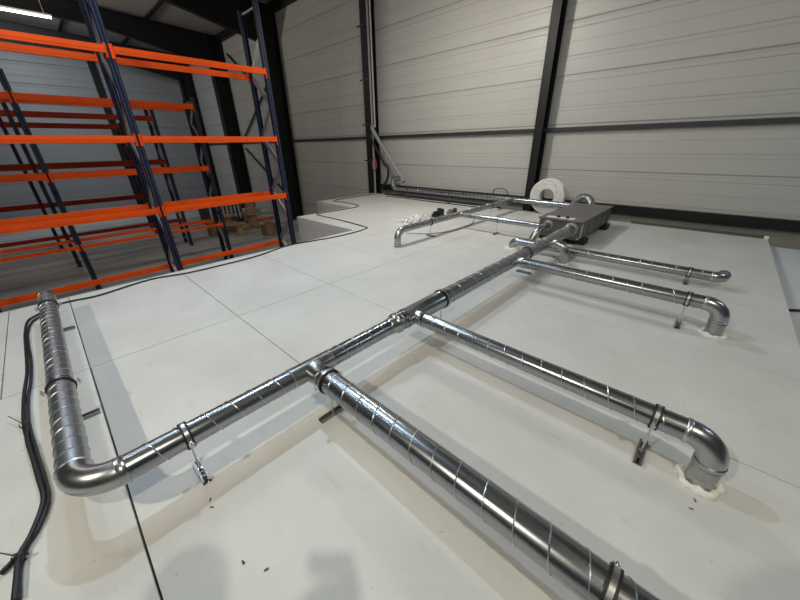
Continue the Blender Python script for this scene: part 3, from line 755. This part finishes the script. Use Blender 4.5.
# ------------------------------------------------------------------ lights (the hall's lamps, plus added fills)
def area(name, loc, target, sx, sy, power, col):
    l = bpy.data.lights.new(name, 'AREA'); l.shape = 'RECTANGLE'; l.size = sx; l.size_y = sy; l.energy = power; l.color = col
    o = bpy.data.objects.new(name, l); COL.objects.link(o); o.location = loc
    o.rotation_euler = (V(target) - V(loc)).to_track_quat('-Z', 'Y').to_euler(); return o
WARM = (1, .93, .76); COOL = (.64, .84, 1.0); NEU = (1, .95, .86); PALE = (.84, .92, 1)
area('hall_lamp_warm', (-1.6, -3.2, 4.6), (-1.8, 1.5, 0), .14, .14, 112, WARM)
area('hall_lamp_cool', (-4.2, 1.7, 5.0), (-2.6, 1.7, 0), .12, .12, 78, COOL)
area('hall_lamp_cool', (-4.4, -.4, 5.2), (-2.6, .6, 0), .12, .12, 14, COOL)
area('hall_lamp_side', (2.3, -.82, 6.2), (-1.5, 1.4, 0), .14, .14, 140, WARM)
area('hall_lamp_row', (-11.4, -1.1, 6.9), (-7, 6, .5), .25, 1.6, 25, NEU)
area('hall_lamp_far', (-21.9, 1.5, 6.5), (-28, 1.6, 0), .2, 2.0, 180, PALE)
area('fill_wall', (-5.2, 5.2, 4.9), (-5.1, 8.2, -1.1), .2, .8, 150, NEU)  # added fill that lights the back wall more than the deck
area('fill_deck', (-6.4, .6, 5.0), (-6.0, .6, 0), .3, 1.0, 52, PALE)  # extra source, put in to brighten the left deck
area('fill_roof', (-17.5, -1.5, 5.4), (-17.9, .2, 7.3), .3, 1.5, 270, NEU)  # upward fill added to lift the roof sheets
area('fill_right', (4.5, 6.2, 5.0), (3.5, 6.2, 0), .2, 1.2, 46, COOL)  # cool fill added over the lower roof to brighten it
w = bpy.data.worlds.new('hall_air'); S.world = w; w.use_nodes = True
w.node_tree.nodes['Background'].inputs[0].default_value = (.85, .91, 1, 1)
w.node_tree.nodes['Background'].inputs[1].default_value = .04

# ------------------------------------------------------------------ the photographer, standing behind the camera; only the shadow falls into view
def skin_mesh(name, chains, mats, pick):
    vs = []; es = []; rad = []
    for pts, root in chains:
        o = len(vs)
        for i, (p, r_) in enumerate(pts):
            vs.append(p); rad.append(r_)
            if i: es.append((o + i - 1, o + i))
        if root is not None: es.append((root, o))
    me = bpy.data.meshes.new(name); me.from_pydata(vs, es, []); ob = bpy.data.objects.new(name, me); COL.objects.link(ob)
    md = ob.modifiers.new('skin', 'SKIN'); md.use_smooth_shade = True
    for i, r_ in enumerate(rad):
        me.skin_vertices[0].data[i].radius = (r_, r_); me.skin_vertices[0].data[i].use_root = (i == 0)
    sd = ob.modifiers.new('sub', 'SUBSURF'); sd.levels = 2; sd.render_levels = 2
    dg = bpy.context.evaluated_depsgraph_get(); m2 = bpy.data.meshes.new_from_object(ob.evaluated_get(dg))
    ob.modifiers.clear(); ob.data = m2; m2.name = name
    for mm in mats: m2.materials.append(M[mm])
    for f in m2.polygons: f.material_index = pick(f.center); f.use_smooth = True
    return ob
fh = V((-.69, .72, 0)); sh = V((.72, .69, 0))
B = V((-.10, -.46, 0))
def bp_(f, s_, z): return tuple(B + fh * f + sh * s_ + V((0, 0, z)))
HD = V((-.18, -.30, 1.64)); hand = CAM + rt * .118 - fw * .036; hand2 = CAM + rt * .035 - fw * .046 - up * .05
chains = [([(bp_(0, 0, .95), .15), (bp_(.0, 0, 1.12), .14), (bp_(.02, 0, 1.30), .155), (bp_(.06, -.02, 1.42), .11), (tuple(HD - fh * .04 + V((0, 0, -.13))), .055), (tuple(HD - fh * .02), .098), (tuple(HD + V((0, 0, .09))), .085)], None)]
chains.append(([(bp_(.0, .10, .88), .10), (bp_(.02, .11, .5), .065), (bp_(-.02, .12, .12), .045), (bp_(.0, .12, .05), .045), (bp_(.17, .13, .035), .035)], 0))
chains.append(([(bp_(.0, -.10, .88), .10), (bp_(.02, -.11, .5), .065), (bp_(-.02, -.12, .12), .045), (bp_(.0, -.12, .05), .045), (bp_(.17, -.13, .035), .035)], 0))
chains.append(([(bp_(.04, .19, 1.40), .075), (bp_(.20, .30, 1.24), .068), (tuple(hand + V((.02, -.09, -.13))), .068), (tuple(hand + V((.02, -.03, -.05))), .046), (tuple(hand), .03)], 2))
chains.append(([(bp_(.04, -.19, 1.40), .075), (bp_(.20, -.26, 1.24), .068), (tuple(hand2 + V((-.02, -.10, -.13))), .068), (tuple(hand2 + V((-.01, -.03, -.05))), .046), (tuple(hand2), .03)], 2))
nfix = sum(len(c[0]) for c in chains)
hr = sum(len(c[0]) for c in chains[:4]) - 1; hl = nfix - 1
for k in range(4):
    a0 = hand + fh * .012 + V((0, 0, .012 - k * .018)); ln = (.028, .032, .03, .024)[k]
    chains.append(([(tuple(a0), .009), (tuple(a0 + sh * -ln + fh * .006), .0085), (tuple(a0 + sh * -(ln * 1.8) - fh * .012), .0075)], hr))
chains.append(([(tuple(hand - fh * .018 + V((0, 0, .02))), .010), (tuple(hand - fh * .028 + sh * -.02 + V((0, 0, .035))), .009), (tuple(hand - fh * .022 + sh * -.045 + V((0, 0, .04))), .008)], hr))
l0 = hand2
for k in range(4):
    a0 = hand2 + fh * .012 + V((0, 0, .012 - k * .018)); ln = (.024, .027, .026, .02)[k]
    chains.append(([(tuple(a0), .009), (tuple(a0 + sh * ln + fh * .004), .0085), (tuple(a0 + sh * (ln * 1.6) - fh * .012), .0075)], hl))
chains.append(([(tuple(hand2 - fh * .018 + V((0, 0, .02))), .010), (tuple(hand2 - fh * .028 + sh * .02 + V((0, 0, .035))), .009), (tuple(hand2 - fh * .022 + sh * .045 + V((0, 0, .04))), .008)], hl))
def pickmat(c):
    if c.z > 1.47 and (V(c) - HD).length < .172: return 0
    if (V(c) - hand).length < .09 or (V(c) - l0).length < .09: return 0
    return 1
per = skin_mesh('person', chains, ['skin', 'cloth'], pickmat)
tag(per, 'person in dark workwear behind the camera whose shadow falls at the bottom left', 'person')
face = MB()
nose = HD + fh * .095 + V((0, 0, .005)); face.tube([nose - fh * .03 + V((0, 0, .045)), nose, nose - fh * .02 + V((0, 0, -.008))], [.008, .016, .010], 8)
for s_ in (-1, 1):
    p = HD + fh * .078 + sh * (.033 * s_) + V((0, 0, .045)); face.lathe(p, fh, [(0, -.01), (.013, -.004), (.014, .006), (.008, .012), (0, .014)], 12)
    q = HD - fh * .02 + sh * (.098 * s_) + V((0, 0, .02)); face.lathe(q - V((0, 0, .03)), (0, 0, 1), [(.002, 0), (.013, .012), (.016, .04), (.004, .06)], 10)
p = HD + fh * .088 + V((0, 0, -.04)); face.tube([p - sh * .025, p + fh * .006, p + sh * .025], [.005, .008, .005], 8)
fo = face.build('face', 'skin'); fo.parent = per
hb = MB(); hb.lathe(HD - fh * .022 + V((0, 0, .055)), (-.32 * fh.x, -.32 * fh.y, 1), [(.096, -.02), (.112, 0), (.115, .04), (.104, .08), (.066, .112), (.02, .126), (0, .127)], 24)
ho = hb.build('hair', 'hair'); ho.parent = per
ph = MB(); pc = CAM - fw * .012
ph.bar(pc - rt * .02 , pc + rt * .125, .075, .008, fw)
tag(ph.build('phone', 'black', bevel=.003), 'black phone held up by the person behind the camera', 'phone')

# ------------------------------------------------------------------ camera
cd = bpy.data.cameras.new('camera'); co = bpy.data.objects.new('camera', cd); COL.objects.link(co); S.camera = co
cd.sensor_width = 36; cd.lens = FOC / 800 * 36; cd.clip_start = .02; cd.clip_end = 200
R = Matrix((rt, up, -fw)).transposed(); co.matrix_world = Matrix.Translation(CAM) @ R.to_4x4()
S.view_settings.view_transform = 'Standard'; S.view_settings.look = 'None'; S.view_settings.gamma = 1; S.view_settings.use_curve_mapping = False
S.view_settings.exposure = 0
